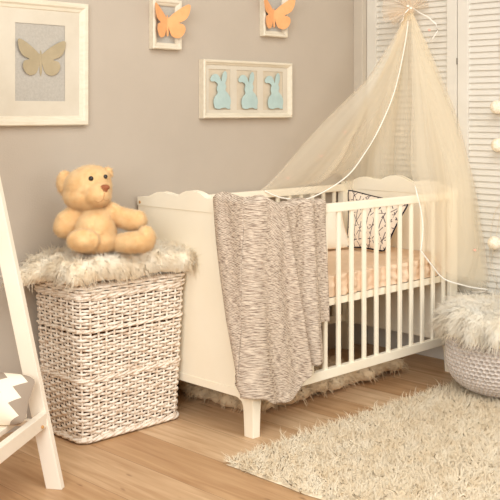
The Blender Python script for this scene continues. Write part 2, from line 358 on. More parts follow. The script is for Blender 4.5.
def strands(P, D, length, width, gravity, curl, nseg=4, rng=RNG, clump=None, clumpf=0, wave=0, SN=None, FLAT=False):
    """tapered three-sided hairs as arrays (verts, quads, tris)"""
    n = len(P); D = D/np.linalg.norm(D, axis=1)[:, None]
    Ls = length*(.65+.7*rng.random(n))
    side = np.cross(D, rng.normal(size=(n, 3))); side /= np.linalg.norm(side, axis=1)[:, None]
    side2 = np.cross(D, side)
    if FLAT and SN is not None:
        # locks lie with their broad side outwards
        sd = np.cross(D, SN+.25*rng.normal(size=SN.shape)); ln_ = np.linalg.norm(sd, axis=1)[:, None]; sd = np.where(ln_ > .05, sd/np.maximum(ln_, 1e-6), side)
        side = sd; side2 = np.cross(D, side)*.35
    cdir = rng.normal(size=(n, 3)); tipoff = np.zeros((n, 3))
    if clump is not None:
        C, CD = clump  # clump roots and tips
        # nearest clump by hashing over a coarse brute force in blocks
        near = np.empty(n, 'i')
        for i in range(0, n, 2000):
            d = ((P[i:i+2000, None, :]-C[None])**2).sum(2); near[i:i+2000] = d.argmin(1)
        tipoff = CD[near]-(P+D*Ls[:, None])
    ph = rng.random(n)*6.28
    pos = []; 
    for k in range(nseg+1):
        t = k/nseg
        p = P+D*(Ls*t)[:, None]+cdir*(curl*t*t*Ls)[:, None]+np.array([0, 0, -1.])*(gravity*t*t*Ls)[:, None]+tipoff*(clumpf*t**1.3)
        if wave: p = p+side*(np.sin(ph+t*7)*wave*Ls*t)[:, None]
        pos.append(p)
    V = []
    for k in range(nseg):
        wd = width*(1-.75*(k/nseg))*.5
        for a in (0, 2.094, 4.189): V.append(pos[k]+side*(math.cos(a)*wd)+side2*(math.sin(a)*wd))
    V.append(pos[nseg])
    m = 3*nseg+1
    V = np.stack(V, 1).reshape(-1, 3)
    if SN is not None: NRM.append(np.repeat(SN, m, axis=0))
    base = (np.arange(n)*m)[:, None]
    Q = []
    for k in range(nseg-1):
        for a in range(3): Q.append([k*3+a, k*3+(a+1) % 3, k*3+3+(a+1) % 3, k*3+3+a])
    T = [[(nseg-1)*3+a, (nseg-1)*3+(a+1) % 3, 3*nseg] for a in range(3)]
    Qa = (base[:, None, :]+np.array(Q)[None]).reshape(-1, 4) if Q else np.zeros((0, 4), 'i')
    Ta = (base[:, None, :]+np.array(T)[None]).reshape(-1, 3)
    return V, Qa, Ta
def me_arrays(me):
    co = np.empty(len(me.vertices)*3, 'f'); me.vertices.foreach_get('co', co); co = co.reshape(-1, 3).astype(float)
    me.calc_loop_triangles(); tri = np.empty(len(me.loop_triangles)*3, 'i'); me.loop_triangles.foreach_get('vertices', tri)
    return co, np.zeros((0, 4), 'i'), tri.reshape(-1, 3)
def np_mesh(name, sets):
    Vs = []; Qs = []; Ts = []; b = 0
    for V, Q, T in sets:
        Vs.append(V); Qs.append(Q+b); Ts.append(T+b); b += len(V)
    V = np.concatenate(Vs); Q = np.concatenate(Qs); T = np.concatenate(Ts)
    me = bpy.data.meshes.new(name); me.vertices.add(len(V)); me.vertices.foreach_set('co', V.astype('f').ravel())
    nl = len(Q)*4+len(T)*3; me.loops.add(nl); me.loops.foreach_set('vertex_index', np.concatenate([Q.ravel(), T.ravel()]).astype('i'))
    me.polygons.add(len(Q)+len(T))
    me.polygons.foreach_set('loop_start', np.concatenate([np.arange(len(Q))*4, len(Q)*4+np.arange(len(T))*3]).astype('i'))
    me.update(calc_edges=True); me.validate()
    me.polygons.foreach_set('use_smooth', [True]*len(me.polygons))
    if NRM:
        # hairs take the shading normal of the skin they grow from
        sn = NRM.pop(); nb = len(V)-len(sn)
        bn = np.empty(len(me.vertices)*3, 'f'); me.vertices.foreach_get('normal', bn); bn = bn.reshape(-1, 3)
        bn[nb:] = .6*sn+.6*bn[nb:]
        bn /= np.maximum(np.linalg.norm(bn, axis=1), 1e-6)[:, None]
        me.normals_split_custom_set_from_vertices(bn)
    return me

# ------------------------------------------------------------------ the room
def struct(o): o['kind'] = 'structure'; return o
YW, XC = .645, 1.3565
struct(MB().add([(-4.2, -5, 0), (2.2, -5, 0), (2.2, 1, 0), (-4.2, 1, 0), (-4.2, -5, -.1), (2.2, -5, -.1), (2.2, 1, -.1), (-4.2, 1, -.1)],
    [(0, 1, 2, 3), (7, 6, 5, 4), (0, 4, 5, 1), (1, 5, 6, 2), (2, 6, 7, 3), (3, 7, 4, 0)]).build('floor', M['floor']))
struct(MB().box((-4.2, YW, 0), (2.2, YW+.12, 2.7)).build('wall_back', M['wall']))
struct(MB().box((XC-.03, .590, 0), (2.2, YW, 2.7)).build('wall_right', M['pier'], bevel=.004))
# closet with louvred doors on the right
struct(MB().box((XC+.055, -2.2, 0), (2.2, .59, 2.7)).build('wall_closet_back', M['closet']))
struct(MB().box((XC+.012, -2.2, .0), (XC+.05, .59, .098)).build('trim_1', M['closet'], bevel=.003))
def louvre_door(n, ya, yb, lab):
    """ya far edge, yb near edge"""
    z0, z1 = .105, 2.05; st = .052
    mb = MB(); mb.box((XC, ya-st, z0), (XC+.032, ya, z1)); mb.box((XC, yb, z0), (XC+.032, yb+st, z1))
    mb.box((XC+.001, yb+st, z0), (XC+.031, ya-st, z0+.085)); mb.box((XC+.001, yb+st, z1-.085), (XC+.031, ya-st, z1))
    d = struct(mb.build('door_%d' % n, M['closet'], bevel=.0015)); 
    sl = MB(); z = z0+.092; pitch = .0268
    while z < z1-.11:
        x0, x1 = XC+.008, XC+.0175
        sl.add([(x0, yb+st, z), (x0, ya-st, z), (x1, ya-st, z+.0285), (x1, yb+st, z+.0285),
                (x0+.007, yb+st, z+.0022), (x0+.007, ya-st, z+.0022), (x1+.007, ya-st, z+.031), (x1+.007, yb+st, z+.031)],
               [(3, 2, 1, 0), (4, 5, 6, 7), (0, 1, 5, 4), (1, 2, 6, 5), (2, 3, 7, 6), (3, 0, 4, 7)])
        z += pitch
    p = sl.build('louvre_slats', M['closet'], d)
    b = MB().box((XC+.034, yb+.004, z0), (XC+.04, ya-.004, z1)).build('back_panel', M['closet'], d)
    return d
d1 = louvre_door(1, .586, .0815, '')
d2 = louvre_door(2, .0765, -.43, '')
louvre_door(3, -.435, -.94, '')
for z in (1.345, .4, 1.9):
    h = MB().box((XC-.002, .0755, z-.020), (XC+.001, .0825, z+.008)).build('hinge', M['metal'], d2, bevel=.001)

# ------------------------------------------------------------------ the cot
cot = empty('baby_cot', (.62, .31, 0), 'cream painted wooden slatted baby cot with scalloped end boards against the wall', 'cot')
W_, LN = .627, 1.24
def top_profile():
    half = [(0, .7875), (.02, .789), (.045, .7905), (.062, .792), (.085, .801), (.11, .810), (.138, .8145), (.165, .813), (.19, .809), (.215, .806), (.2285, .805),
            (.240, .808), (.262, .819), (.288, .8265), (.3135, .829)]
    return half + [(W_-y, z) for y, z in half[-2::-1]]
def bottom_profile():
    # bottom edge, legs: returns from Y=W_ down to 0
    return [(W_, .0), (W_-.038, .0), (W_-.046, .06), (W_-.052, .105), (W_-.075, .128), (W_-.12, .133), (.12, .133), (.075, .128), (.052, .105), (.046, .06), (.038, 0), (0, 0)]
for nm, xa, xb in (('end_board', 0, .026), ('end_board', LN-.026, LN)):
    s = 1 if xa == 0 else -1
    tp = top_profile(); zb = .131
    out = [(y, z) for y, z in tp] + [(W_, zb), (0, zb)]
    eb = prism(out, lambda a, b: (xa, a, b), lambda a, b: (xb, a, b), nm, M['cot'], cot, bevel=.0025)
    # raised scalloped cap above the groove, raised bottom rail
    capo = [(y, z+.0008) for y, z in tp] + [(W_+.0008, .756), (-.0008, .756)]
    for x_in, x_out in ((xa, xa-.003), (xb, xb+.003)):
        prism(capo, lambda a, b: (x_in, a, b), lambda a, b: (x_out, a, b), 'scalloped_cap', M['cot'], eb, bevel=.0008)
        MB().box((min(x_in, x_out)+(.0005 if x_in < x_out else 0), -.0008, zb-.001), (max(x_in, x_out), W_+.0008, .157)).build('lower_rail', M['cot'], eb, bevel=.0006)
    for ya, yb in ((0, .040), (W_, W_-.040)):
        q = 1 if ya < yb else -1
        lg = MB(); prof = [(0, .042, .034), (.06, .045, .036), (.10, .048, .038), (.118, .056, .040), (.1305, .085, .042)]
        vs = []; 
        for z, wy, wx in prof:
            x0 = xa-.0 if xa == 0 else xb-wx; x1 = x0+wx
            y0, y1 = (ya, ya+q*wy)
            vs += [(x0, y0, z), (x1, y0, z), (x1, y1, z), (x0, y1, z)]
        fs = [(0, 1, 2, 3)] + [(k*4+i, k*4+(i+1) % 4, k*4+4+(i+1) % 4, k*4+4+i) for k in range(len(prof)-1) for i in range(4)] + [tuple(len(vs)-4+i for i in (3, 2, 1, 0))]
        lg.add(vs, fs).build('leg', M['cot'], cot, bevel=.002)
    if xa == 0:
        MB().ball((-.0035, W_-.014, .768), (.002, .006, .006), 10, 6).build('screw_cap', M['screw'], eb)
slat_xs = [.463+.0762*k for k in range(-5, 10)]
for ya, yb in ((.0, .022), (W_-.022, W_)):
    ym = (ya+yb)/2
    MB().box((.026, ya-.001, .7425), (LN-.026, yb+.001, .7757)).build('top_rail', M['cot'], cot, bevel=.004)
    MB().box((.026, ya-.001, .131), (LN-.026, yb+.001, .166)).build('bottom_rail', M['cot'], cot, bevel=.003)
    MB().box((.026, ya-.0 if ya == 0 else ya-.012, 0.36), (.05, yb+.0, .742)).build('corner_batten', M['cot'], cot, bevel=.003)
    MB().box((LN-.05, ya-.0 if ya == 0 else ya-.012, 0.166), (LN-.026, yb+.0, .742)).build('corner_batten', M['cot'], cot, bevel=.003)
    for x in slat_xs:
        MB().box((x-.0095, ym-.006, .16), (x+.0095, ym+.006, .748)).build('slat', M['cot'], cot, bevel=.0035, segs=2)
# mattress base
MB().box((.03, .024, .392), (LN-.03, .046, .420)).build('base_rail', M['cot'], cot, bevel=.002)
MB().box((.03, W_-.046, .392), (LN-.03, W_-.024, .420)).build('base_rail', M['cot'], cot, bevel=.002)
for k in range(9):
    x = .09+k*.13
    MB().box((x, .046, .405), (x+.06, W_-.046, .4205)).build('base_slat', M['cot'], cot, bevel=.001)

# ------------------------------------------------------------------ frames on the wall
def ring(cx, cz, w, h, fw, yb, yf, lip=.006, name='frame_moulding', mat=None, parent=None):
    """mitred picture frame moulding: outer w x h, face width fw, from the wall yb to the front yf"""
    prof = [(0, yb), (0, yf+.004), (.004, yf), (fw*.45, yf+.001), (fw*.62, yf+.006), (fw-.004, yf+.009), (fw, yf+.013), (fw, yb-.004)]
    vs = []
    for sx, sz in ((-1, -1), (1, -1), (1, 1), (-1, 1)):
        for d, y in prof: vs.append((cx+sx*(w/2-d), y, cz+sz*(h/2-d)))
    n = len(prof); fs = []
    for c in range(4):
        e = (c+1) % 4
        for k in range(n-1): fs.append((c*n+k, c*n+k+1, e*n+k+1, e*n+k))
    for c in range(4):
        e = (c+1) % 4; fs.append((c*n+n-1, c*n, e*n, e*n+n-1))
    return MB().add(vs, fs).build(name, mat or M['frame'], parent)
def board_with_holes(cx, cz, w, h, holes, y, th, name, mat, parent):
    """mount board with bevelled windows; holes = (x0,x1,z0,z1)"""
    xs = sorted({cx-w/2, cx+w/2}|{v for q in holes for v in q[:2]}); zs = sorted({cz-h/2, cz+h/2}|{v for q in holes for v in q[2:]})
    mb = MB()
    for i in range(len(xs)-1):
        for j in range(len(zs)-1):
            mx_, mz = (xs[i]+xs[i+1])/2, (zs[j]+zs[j+1])/2
            if any(q[0] < mx_ < q[1] and q[2] < mz < q[3] for q in holes): continue
            mb.box((xs[i], y, zs[j]), (xs[i+1], y+th, zs[j+1]))
    return mb.build(name, mat, parent, weld=1e-5)
BFLY = [(0, .25), (.05, .14), (.3, .36), (.65, .60), (.88, .71), (.98, .69), (1.0, .58), (.94, .3), (.78, .06), (.5, -.08), (.7, -.15), (.78, -.32), (.74, -.5), (.62, -.66), (.42, -.73), (.2, -.64), (.1, -.42), (.05, -.24), (.05, -.6), (0, -.64)]
def smooth_outline(P, n, closed=False):
    P = [Vector((a, b)) for a, b in P]
    return [tuple(catmull(P, i/n)) for i in range(n+1)]
half = smooth_outline(BFLY, 60)
def butterfly(c, s, fold_l, fold_r, th, mat, parent, sx=1.0, sy=1.0):
    """c centre, folds: angle of each wing out of the wall"""
    c = Vector(c)
    for sgn, fd in ((1, fold_r), (-1, fold_l)):
        def f(off):
            def g(a, b):
                a = max(a, 0.0)
                bend = fd*(.65+.35*min(1, a))
                x = a*math.cos(bend)*s*sx; y = -a*math.sin(bend)*s
                nx = math.sin(bend); ny = math.cos(bend)
                return (c.x+sgn*(x+0.0)-sgn*off*nx*0, c.y+y+off*(1 if abs(ny) > .2 else 1), c.z+b*s*sy)
            return g
        prism(half, f(0), f(th), 'wing', mat, parent)
    MB().ball(c+Vector((0, th/2, -.2*s)), (.06*s, th*.7+.0008, .47*s), 10, 10).build('butterfly_body', mat, parent)

# big butterfly picture
bx0, bx1, bz0, bz1 = -.635, -.235, 1.066, 1.512
cx, cz = (bx0+bx1)/2, (bz0+bz1)/2
t = empty('picture_frame', (cx, YW-.001, cz), 'large cream picture frame holding a taupe paper butterfly, hanging at the far left', 'picture frame')
ring(cx, cz, bx1-bx0, bz1-bz0, .036, YW-.001, YW-.026, parent=t)
board_with_holes(cx, cz, .34, .38, [(-.538, -.332, 1.154, 1.427)], YW-.014, .002, 'mount_board', M['mount'], t)
MB().box((bx0+.02, YW-.011, bz0+.02), (bx1-.02, YW-.008, bz1-.02)).build('backing_card', M['linen'], t)
bf = empty('x', (0, 0, 0), None, None)
bpy.data.objects.remove(bf)
def sub(parent, name): return parent
butterfly((-.4335, YW-.0125, 1.3085), .0995, .10, .10, .0012, M['bwing'], t, sy=.88)
# two small frames with apricot butterflies
def small_frame(x0, x1, z0, z1, lab, wx, wz, fl, fr, s):
    cx, cz = (x0+x1)/2, (z0+z1)/2
    t = empty('picture_frame', (cx, YW-.001, cz), lab, 'picture frame', None)
    ring(cx, cz, x1-x0, z1-z0, .026, YW-.001, YW-.030, parent=t)
    MB().box((x0+.02, YW-.012, z0+.02), (x1-.02, YW-.008, z1-.02)).build('backing_card', M['linen'], t)
    butterfly((wx, YW-.024, wz), s, fl, fr, .0012, M['orange'], t)
    return t
small_frame(.068, .215, 1.362, 1.560, 'small cream frame with an apricot paper butterfly, hanging left above the rabbit picture', .142, 1.474, .34, .80, .092)
small_frame(.683, .836, 1.444, 1.645, 'small cream frame with an apricot paper butterfly, hanging right above the rabbit picture', .750, 1.546, .30, .80, .094)
# rabbit triptych
RAB = [(122, 262), (117, 235), (122, 210), (134, 192), (130, 172), (134, 152), (124, 139), (108, 138), (105, 125), (115, 107), (130, 104), (142, 118), (149, 138), (152, 118), (157, 99), (166, 88), (173, 95), (175, 116), (171, 134), (167, 145), (172, 160), (168, 178), (180, 193), (191, 212), (194, 235), (190, 252), (193, 261), (181, 266), (168, 260), (152, 262), (138, 266)]
t = empty('picture_frame', (.6, YW-.001, 1.21), 'wide cream frame with three pale blue paper rabbits in a row', 'picture frame')
x0, x1, z0, z1 = .329, .862, 1.088, 1.331; cx, cz = (x0+x1)/2, (z0+z1)/2
ring(cx, cz, x1-x0, z1-z0, .022, YW-.001, YW-.034, parent=t)
holes = [(.366, .489, 1.123, 1.292), (.527, .650, 1.123, 1.292), (.686, .811, 1.123, 1.292)]
board_with_holes(cx, cz, x1-x0-.03, z1-z0-.03, holes, YW-.020, .003, 'mount_board', M['mount'], t)
MB().box((x0+.015, YW-.0165, z0+.015), (x1-.015, YW-.013, z1-.015)).build('backing_card', M['card'], t)
rab = smooth_outline(RAB+[RAB[0]], 110)[:-1]
for k, q in enumerate(holes):
    mxx = (q[0]+q[1])/2
    f = lambda off: (lambda a, b: (mxx+(a-150)*.00130+.005, YW-.0215-off-.004*math.cos((a-147)/30), 1.127+(266-b)*.00089))
    prism(rab, f(0), f(.0015), 'paper_rabbit', M['blue'], t)
MB().ball((x1-.008, YW-.0345, z0+.010), (.0022, .001, .0022), 8, 5).build('frame_pin', M['screw'], t)

# ------------------------------------------------------------------ wicker basket
bk = empty('wicker_basket', (-.245, .475, 0), 'tall whitewashed wicker laundry basket standing between the cot and the white rack', 'basket')
def rrect(z, off=0.0, H=.50):
    f = z/H
    x0, x1 = -.452-.022*f-off, -.028+.012*f+off; y0, y1 = .352-.022*f-off, .594+.024*f+off
    return x0, x1, y0, y1
def rpath(z, off, n):
    """n points equally spaced along a rounded rectangle, with outward normals"""
    x0, x1, y0, y1 = rrect(z, off); r = .036
    segs = [('l', (x0+r, y0), (x1-r, y0)), ('a', (x1-r, y0+r), -PI/2), ('l', (x1, y0+r), (x1, y1-r)), ('a', (x1-r, y1-r), 0), ('l', (x1-r, y1), (x0+r, y1)), ('a', (x0+r, y1-r), PI/2), ('l', (x0, y1-r), (x0, y0+r)), ('a', (x0+r, y0+r), PI)]
    ln = [math.dist(s[1], s[2]) if s[0] == 'l' else r*PI/2 for s in segs]; T = sum(ln); res = []
    for i in range(n):
        d = T*i/n; k = 0
        while d > ln[k] and k < 7: d -= ln[k]; k += 1
        s = segs[k]; f = min(d/ln[k], 1)
        if s[0] == 'l':
            p = (s[1][0]+(s[2][0]-s[1][0])*f, s[1][1]+(s[2][1]-s[1][1])*f)
            tx, ty = s[2][0]-s[1][0], s[2][1]-s[1][1]; l = math.hypot(tx, ty); nm = (ty/l, -tx/l)
        else:
            a = s[2]+f*PI/2; nm = (math.cos(a), math.sin(a)); p = (s[1][0]+r*nm[0], s[1][1]+r*nm[1])
        res.append((p, nm))
    return res
NST = 42; NS = NST*8
HB = .497
rows = MB(); pitch = .0113; nrow = int((HB-.02)/pitch)
for j in range(nrow):
    z = .024+j*pitch; pth = rpath(z, 0, NS); pts = []; par = j % 2
    if abs(z-.215) < pitch*.6 or abs(z-.38) < pitch*.6: continue
    jit = [random.uniform(-.0012, .0012) for _ in range(NST)]
    for i, (p, nm) in enumerate(pth):
        ph = i/8*PI+par*PI; o_ = math.cos(ph)*.0052+random.uniform(-.0004, .0004)
        pts.append((p[0]+nm[0]*o_, p[1]+nm[1]*o_, z+jit[(i//8) % NST]+random.uniform(-.0003, .0003)))
    rows.tube(pts, [.0050+.0006*math.sin(i*.05+j) for i in range(len(pts))], 6, closed=True, flat=.75)
rows.build('woven_side', M['wicker'], bk, smooth=True, recalc=False)
for k in range(NST):
    mb = MB(); pts = []
    for j in range(12):
        z = .008+(HB-.012)*j/11; p, nm = rpath(z, 0, NST)[k]; pts.append((p[0], p[1], z))
    mb.tube(pts, .0040, 6); mb.build('stake', M['wicker'], bk, smooth=True, recalc=False)
def twist_band(z, name, r=.0052, amp=.006, per=4, cnt=3, mat=None, zamp=.004):
    mb = MB(); pth = rpath(z, 0, NST*10)
    for c in range(cnt):
        pts = []
        for i, (p, nm) in enumerate(pth):
            a = 2*PI*(i/(10*per))+c*2*PI/cnt
            o_ = math.cos(a)*amp+.001; pts.append((p[0]+nm[0]*o_, p[1]+nm[1]*o_, z+math.sin(a)*zamp))
        mb.tube(pts, r, 6, closed=True)
    return mb.build(name, mat or M['wicker'], bk, smooth=True, recalc=False)
twist_band(.215, 'waling_band', .0044, .006, 4, 3); twist_band(.382, 'waling_band', .0044, .006, 4, 3)
twist_band(.0135, 'foot_border', .0052, .008, 5, 4, zamp=.005); twist_band(HB-.002, 'rim_border', .005, .006, 4, 3)
pb = rpath(.02, -.006, 80)
prism([p for p, nm in pb], lambda a, b: (a, b, .012), lambda a, b: (a, b, .020), 'basket_bottom', M['wicker_in'], bk)
lb = MB(); ra = rpath(.02, -.011, 120); rb = rpath(HB-.01, -.011, 120)
lb.add([(p[0], p[1], .02) for p, n in ra]+[(p[0], p[1], HB-.01) for p, n in rb], [(i, (i+1) % 120, 120+(i+1) % 120, 120+i) for i in range(120)])
lb.build('weave_hole_shade', M['wicker_in'], bk, smooth=True)  # added brown sheet inside, makes the holes in the weave look shaded
# woven lid a finger above the rim at the front
lid = MB()
for j in range(3):
    pth = rpath(HB, .004, NS); pts = []
    for i, (p, nm) in enumerate(pth):
        o_ = math.cos(i/8*PI+j*PI)*.0045; pts.append((p[0]+nm[0]*o_, p[1]+nm[1]*o_, HB+.010+j*.0098))
    lid.tube(pts, .0050, 6, closed=True, flat=.8)
for k in range(22):
    pth = rpath(HB, -.004-.0095*k*.62, NS)
    if .12-.0059*k < .01: break
    lid.tube([(p[0], p[1], HB+.030+.001*math.cos(i/8*PI+k*PI)) for i, (p, nm) in enumerate(pth)], .0052, 5, closed=True)
lid.build('lid', M['wicker'], bk, smooth=True, recalc=False)

# fur throw on the basket
def nrm(a): return a/np.linalg.norm(a, axis=1)[:, None]
def fur_object(name, blobs, voxel, n, length, width, grav, lab, cat, mat, curl=.25, nclump=900, clumpf=.5, flow=None, loc=(0, 0, 0), keep=None, seg=4, wave=0):
    me = remesh_blobs(blobs, voxel, 5)
    P, Nn = sample(me, n, keep=keep)
    D = nrm(Nn*.75+RNG.normal(size=Nn.shape)*.6)
    if flow is not None: D = nrm(D+flow(P, Nn))
    cl = None
    if nclump:
        C, CN = sample(me, nclump, keep=keep); CDr = CN+RNG.normal(size=CN.shape)*.5
        if flow is not None: CDr = CDr+flow(C, CN)
        CDr = nrm(CDr); CDr[:, 2] -= grav*.7; CDr = nrm(CDr)
        cl = (C, C+CDr*length)
    V = strands(P, D, length, width, grav, curl, seg, clump=cl, clumpf=clumpf, wave=wave, SN=Nn, FLAT=True)
    full = np_mesh(name, [me_arrays(me), V])
    full.transform(Matrix.Translation(-Vector(loc)))
    o = link(name, full, mat, None); o.location = loc
    return tag(o, lab, cat)
ZB = HB+.036
R_ = lambda ax, deg: Matrix.Rotation(math.radians(deg), 3, ax)
bl = [((-.36, .43, ZB+.066), (.14, .11, .030), None), ((-.035, .305, ZB+.050), (.030, .03, .034), None), ((-.06, .300, ZB+.050), (.034, .03, .034), None)]
for i in range(9):
    x = -.46+.0565*i
    for y in (.36, .42, .48, .54, .585):
        bl.append(((x, y+.004*math.sin(i*2.1), ZB+.050+.006*math.sin(i*1.7+y*30)), (.052, .045, .044), None))
for i in range(10):  # front overhang roll
    bl.append(((-.455+.0495*i, .328, ZB+.050+.007*math.sin(i*1.3)), (.038, .032, .044), None))
for i in range(6):   # left side roll and tail hanging off the far left corner
    bl.append(((-.492, .345+.048*i, ZB+.044+.004*math.sin(i)), (.032, .034, .042), None))
for i in range(5):
    bl.append(((-.505-.022*i, .50+.010*i, ZB+.048-.008*i), (.04, .05-.003*i, .038-.002*i), None))
for i in range(5):
    bl.append(((-.024, .33+.05*i, ZB+.050), (.020, .03, .038), None))
fur_object('fur_throw', bl, .009, 15000, .030, .0032, .4, 'shaggy ivory fur throw draped over the top of the wicker basket', 'throw', M['fur'], nclump=1500, clumpf=.5, loc=(-.25, .45, ZB),
    keep=lambda P, n: (n[:, 2] > -.6))

# ------------------------------------------------------------------ teddy bear
TC = Vector((-.363, .415, -.004))-RT*.012; SX = .003447
def T(px, py, b):  # bear-local: a right, b towards the camera, z
    return TC + RT*((px-90)*SX) - FW*b + UP*(1.1185-(py-111)*SX)
def ell(px, py, b, ra, rb, rz, roll=0, yaw=0):
    B = Matrix((RT, -FW, UP)).transposed()
    rot = B @ R_('Z', yaw) @ R_('Y', roll)
    return (T(px, py, b), (ra*SX, rb*SX, rz*SX), rot)
bear = empty('teddy_bear', T(97, 249, 0), 'honey coloured plush teddy bear sitting on the fur throw, looking right', 'teddy bear')
bb = [ell(96.5, 229, .025, 20, 20, 21), ell(96, 218, .008, 16.5, 16, 15), ell(99, 237, .035, 18.5, 20, 12.5)]
bb += [ell(88.5, 186, .004, 22.5, 21, 20), ell(87.5, 194, .006, 22.5, 21, 14), ell(91, 176.5, .0, 18.5, 18, 11.5), ell(78, 196, .006, 11.5, 13, 10)]
FD = Vector((.56, .83)) # facing in (a,b)
def F(fwd, side, dz, c=(89.5, 186, .004)):
    a = c[0]+fwd*FD.x+side*FD.y; b = c[2]+(fwd*FD.y-side*FD.x)*SX
    return a, c[1]-dz, b
def ef(fwd, side, dz, ra, rb, rz, yaw=-34): a, y, b = F(fwd, side, dz); return ell(a, y, b, ra, rb, rz, 0, yaw*-1)
bb += [ef(17, 0, -6.5, 13.5, 12, 10), ef(20, 0, -3, 9, 9, 8)]
# ears
bb += [ell(65, 182.5, -.012, 8, 5.5, 12, -6), ell(64, 178, -.012, 6.5, 5, 8), ell(107, 171.5, -.02, 4.5, 4, 5)]
def limb(pts):
    r = []
    for i in range(len(pts)-1):
        for k in range(5):
            f = k/5; a = [pts[i][j]*(1-f)+pts[i+1][j]*f for j in range(len(pts[0]))]
            r.append(ell(a[0], a[1], a[2], a[3], a[3], a[4]))
    a = pts[-1]; r.append(ell(a[0], a[1], a[2], a[3], a[3], a[4])); return r
bb += limb([(81, 211, .0, 7, 8), (75, 214, .015, 9, 9.5), (69, 220, .025, 11, 11), (67, 224.5, .03, 10.5, 9.5)])
bb += limb([(110, 209, .0, 7, 8), (120, 215, .006, 8.5, 8.5), (131, 218, .012, 9, 9.5), (138, 218.5, .016, 8.5, 9)])
bb += limb([(91, 240, .03, 7, 6), (90, 237.5, .075, 10, 8), (89.5, 235, .10, 14, 9.6)])
bb += [ell(89, 234.5, .118, 15, 6, 10)]
bb += limb([(114, 241.5, .0, 6, 5.5), (122, 240, .03, 8.5, 7.5), (132, 239, .045, 10, 9), (142, 238, .05, 11, 9.5)])
bb += [ell(147.5, 235, .05, 8.5, 9, 11.5)]
bme = remesh_blobs(bb, .0038, 4)
P, Nn = sample(bme, 60000)
V = strands(P, nrm(Nn+RNG.normal(size=Nn.shape)*.35+np.array([0, 0, -.25])), .0075, .0014, .3, .35, 2, SN=Nn)
body = link('plush_body', np_mesh('plush_body', [me_arrays(bme), V]), M['teddy'], bear)
def surf(mesh, frm, to):
    pass
from mathutils.bvhtree import BVHTree
_bm = bmesh.new(); _bm.from_mesh(bme); tree = BVHTree.FromBMesh(_bm)
def on_bear(px, py):
    d = (T(px, py, 0)-CAM).normalized(); hit = tree.ray_cast(CAM, d); return hit
for px, py, rr in ((91, 177.8, 2.5), (104.8, 175.6, 2.2)):
    h = on_bear(px, py)
    if h[0]:
        MB().ball(h[0]+h[1]*.0035, rr*SX, 14, 10).build('eye', M['black'], bear, smooth=True)
h = on_bear(104.3, 187.6)
if h[0]:
    c = h[0]+h[1]*.004
    q = h[1].to_track_quat('Z', 'Y').to_matrix()
    B = MB()
    B.ball(c+UP*.003, (.0165, .012, .0095), 16, 10, Matrix((RT*.86-FW*.0+FW*-.5, h[1], UP)).transposed() if False else Matrix(((RT.x, -FW.x, 0), (RT.y, -FW.y, 0), (0, 0, 1))))
    B.ball(c-UP*.005, (.0095, .010, .0095), 12, 8, Matrix(((RT.x, -FW.x, 0), (RT.y, -FW.y, 0), (0, 0, 1))))
    B.build('nose', M['nose'], bear, smooth=True)
pts = []
for px, py in ((104, 192), (103.5, 195), (103, 197.5)):
    h = on_bear(px, py)
    if h[0]: pts.append(h[0]+h[1]*.004)
if len(pts) > 1: MB().tube(pts, .0011, 5).build('mouth_stitch', M['stitch'], bear)
pts = []
for px, py in ((95, 199), (98, 200.5), (101, 199.5), (103, 197.5), (105.5, 199), (108, 198)):
    h = on_bear(px, py)
    if h[0]: pts.append(h[0]+h[1]*.004)
if len(pts) > 1: MB().tube(pts, .0011, 5).build('mouth_stitch', M['stitch'], bear)
_bm.free()

# ------------------------------------------------------------------ bedding in the cot
def fbm(x, y, z=0, s=1): return mnoise.noise(Vector((x*s, y*s, z)))
mt = empty('mattress', (.62, .31, .4205), 'thin mattress under a rumpled blush fitted sheet inside the cot', 'mattress')
MB().box((.034, .05, .421), (LN-.034, W_-.05, .492)).build('foam_core', M['whitecloth'], mt, bevel=.01)
sx0, sx1, sy0, sy1 = .030, LN-.030, .028, W_-.03
def sheet(u, v):
    # v 0..1 across: front skirt, top, back skirt
    x = sx0+(sx1-sx0)*u
    prof = v*(.08*2+(sy1-sy0))
    if prof < .08:
        z = .4235+prof; y = sy0; n_ = -1; k = 1-abs(prof-.04)/.04*.3
        pl = (math.sin(x*95+2*fbm(x, 0, 1, 9))*.0055+fbm(x, z*2, 3, 28)*.010)*k
        return (x, y-.003+pl, z)
    if prof > .08+sy1-sy0:
        d = prof-.08-(sy1-sy0); return (x, sy1, .5035-d)
    y = sy0+prof-.08; e = min(prof-.08, .08+sy1-sy0-prof)
    rnd = .010*(1-math.exp(-e/.02))
    z = .4985+rnd-.003+.004*fbm(x, y, 5, 9)+.003*fbm(x, y, 7, 22)*math.exp(-e/.1)*2
    return (x, y, z)
s_ = MB().grid(sheet, 260, 110); s_.build('fitted_sheet', M['sheet'], mt, smooth=True)
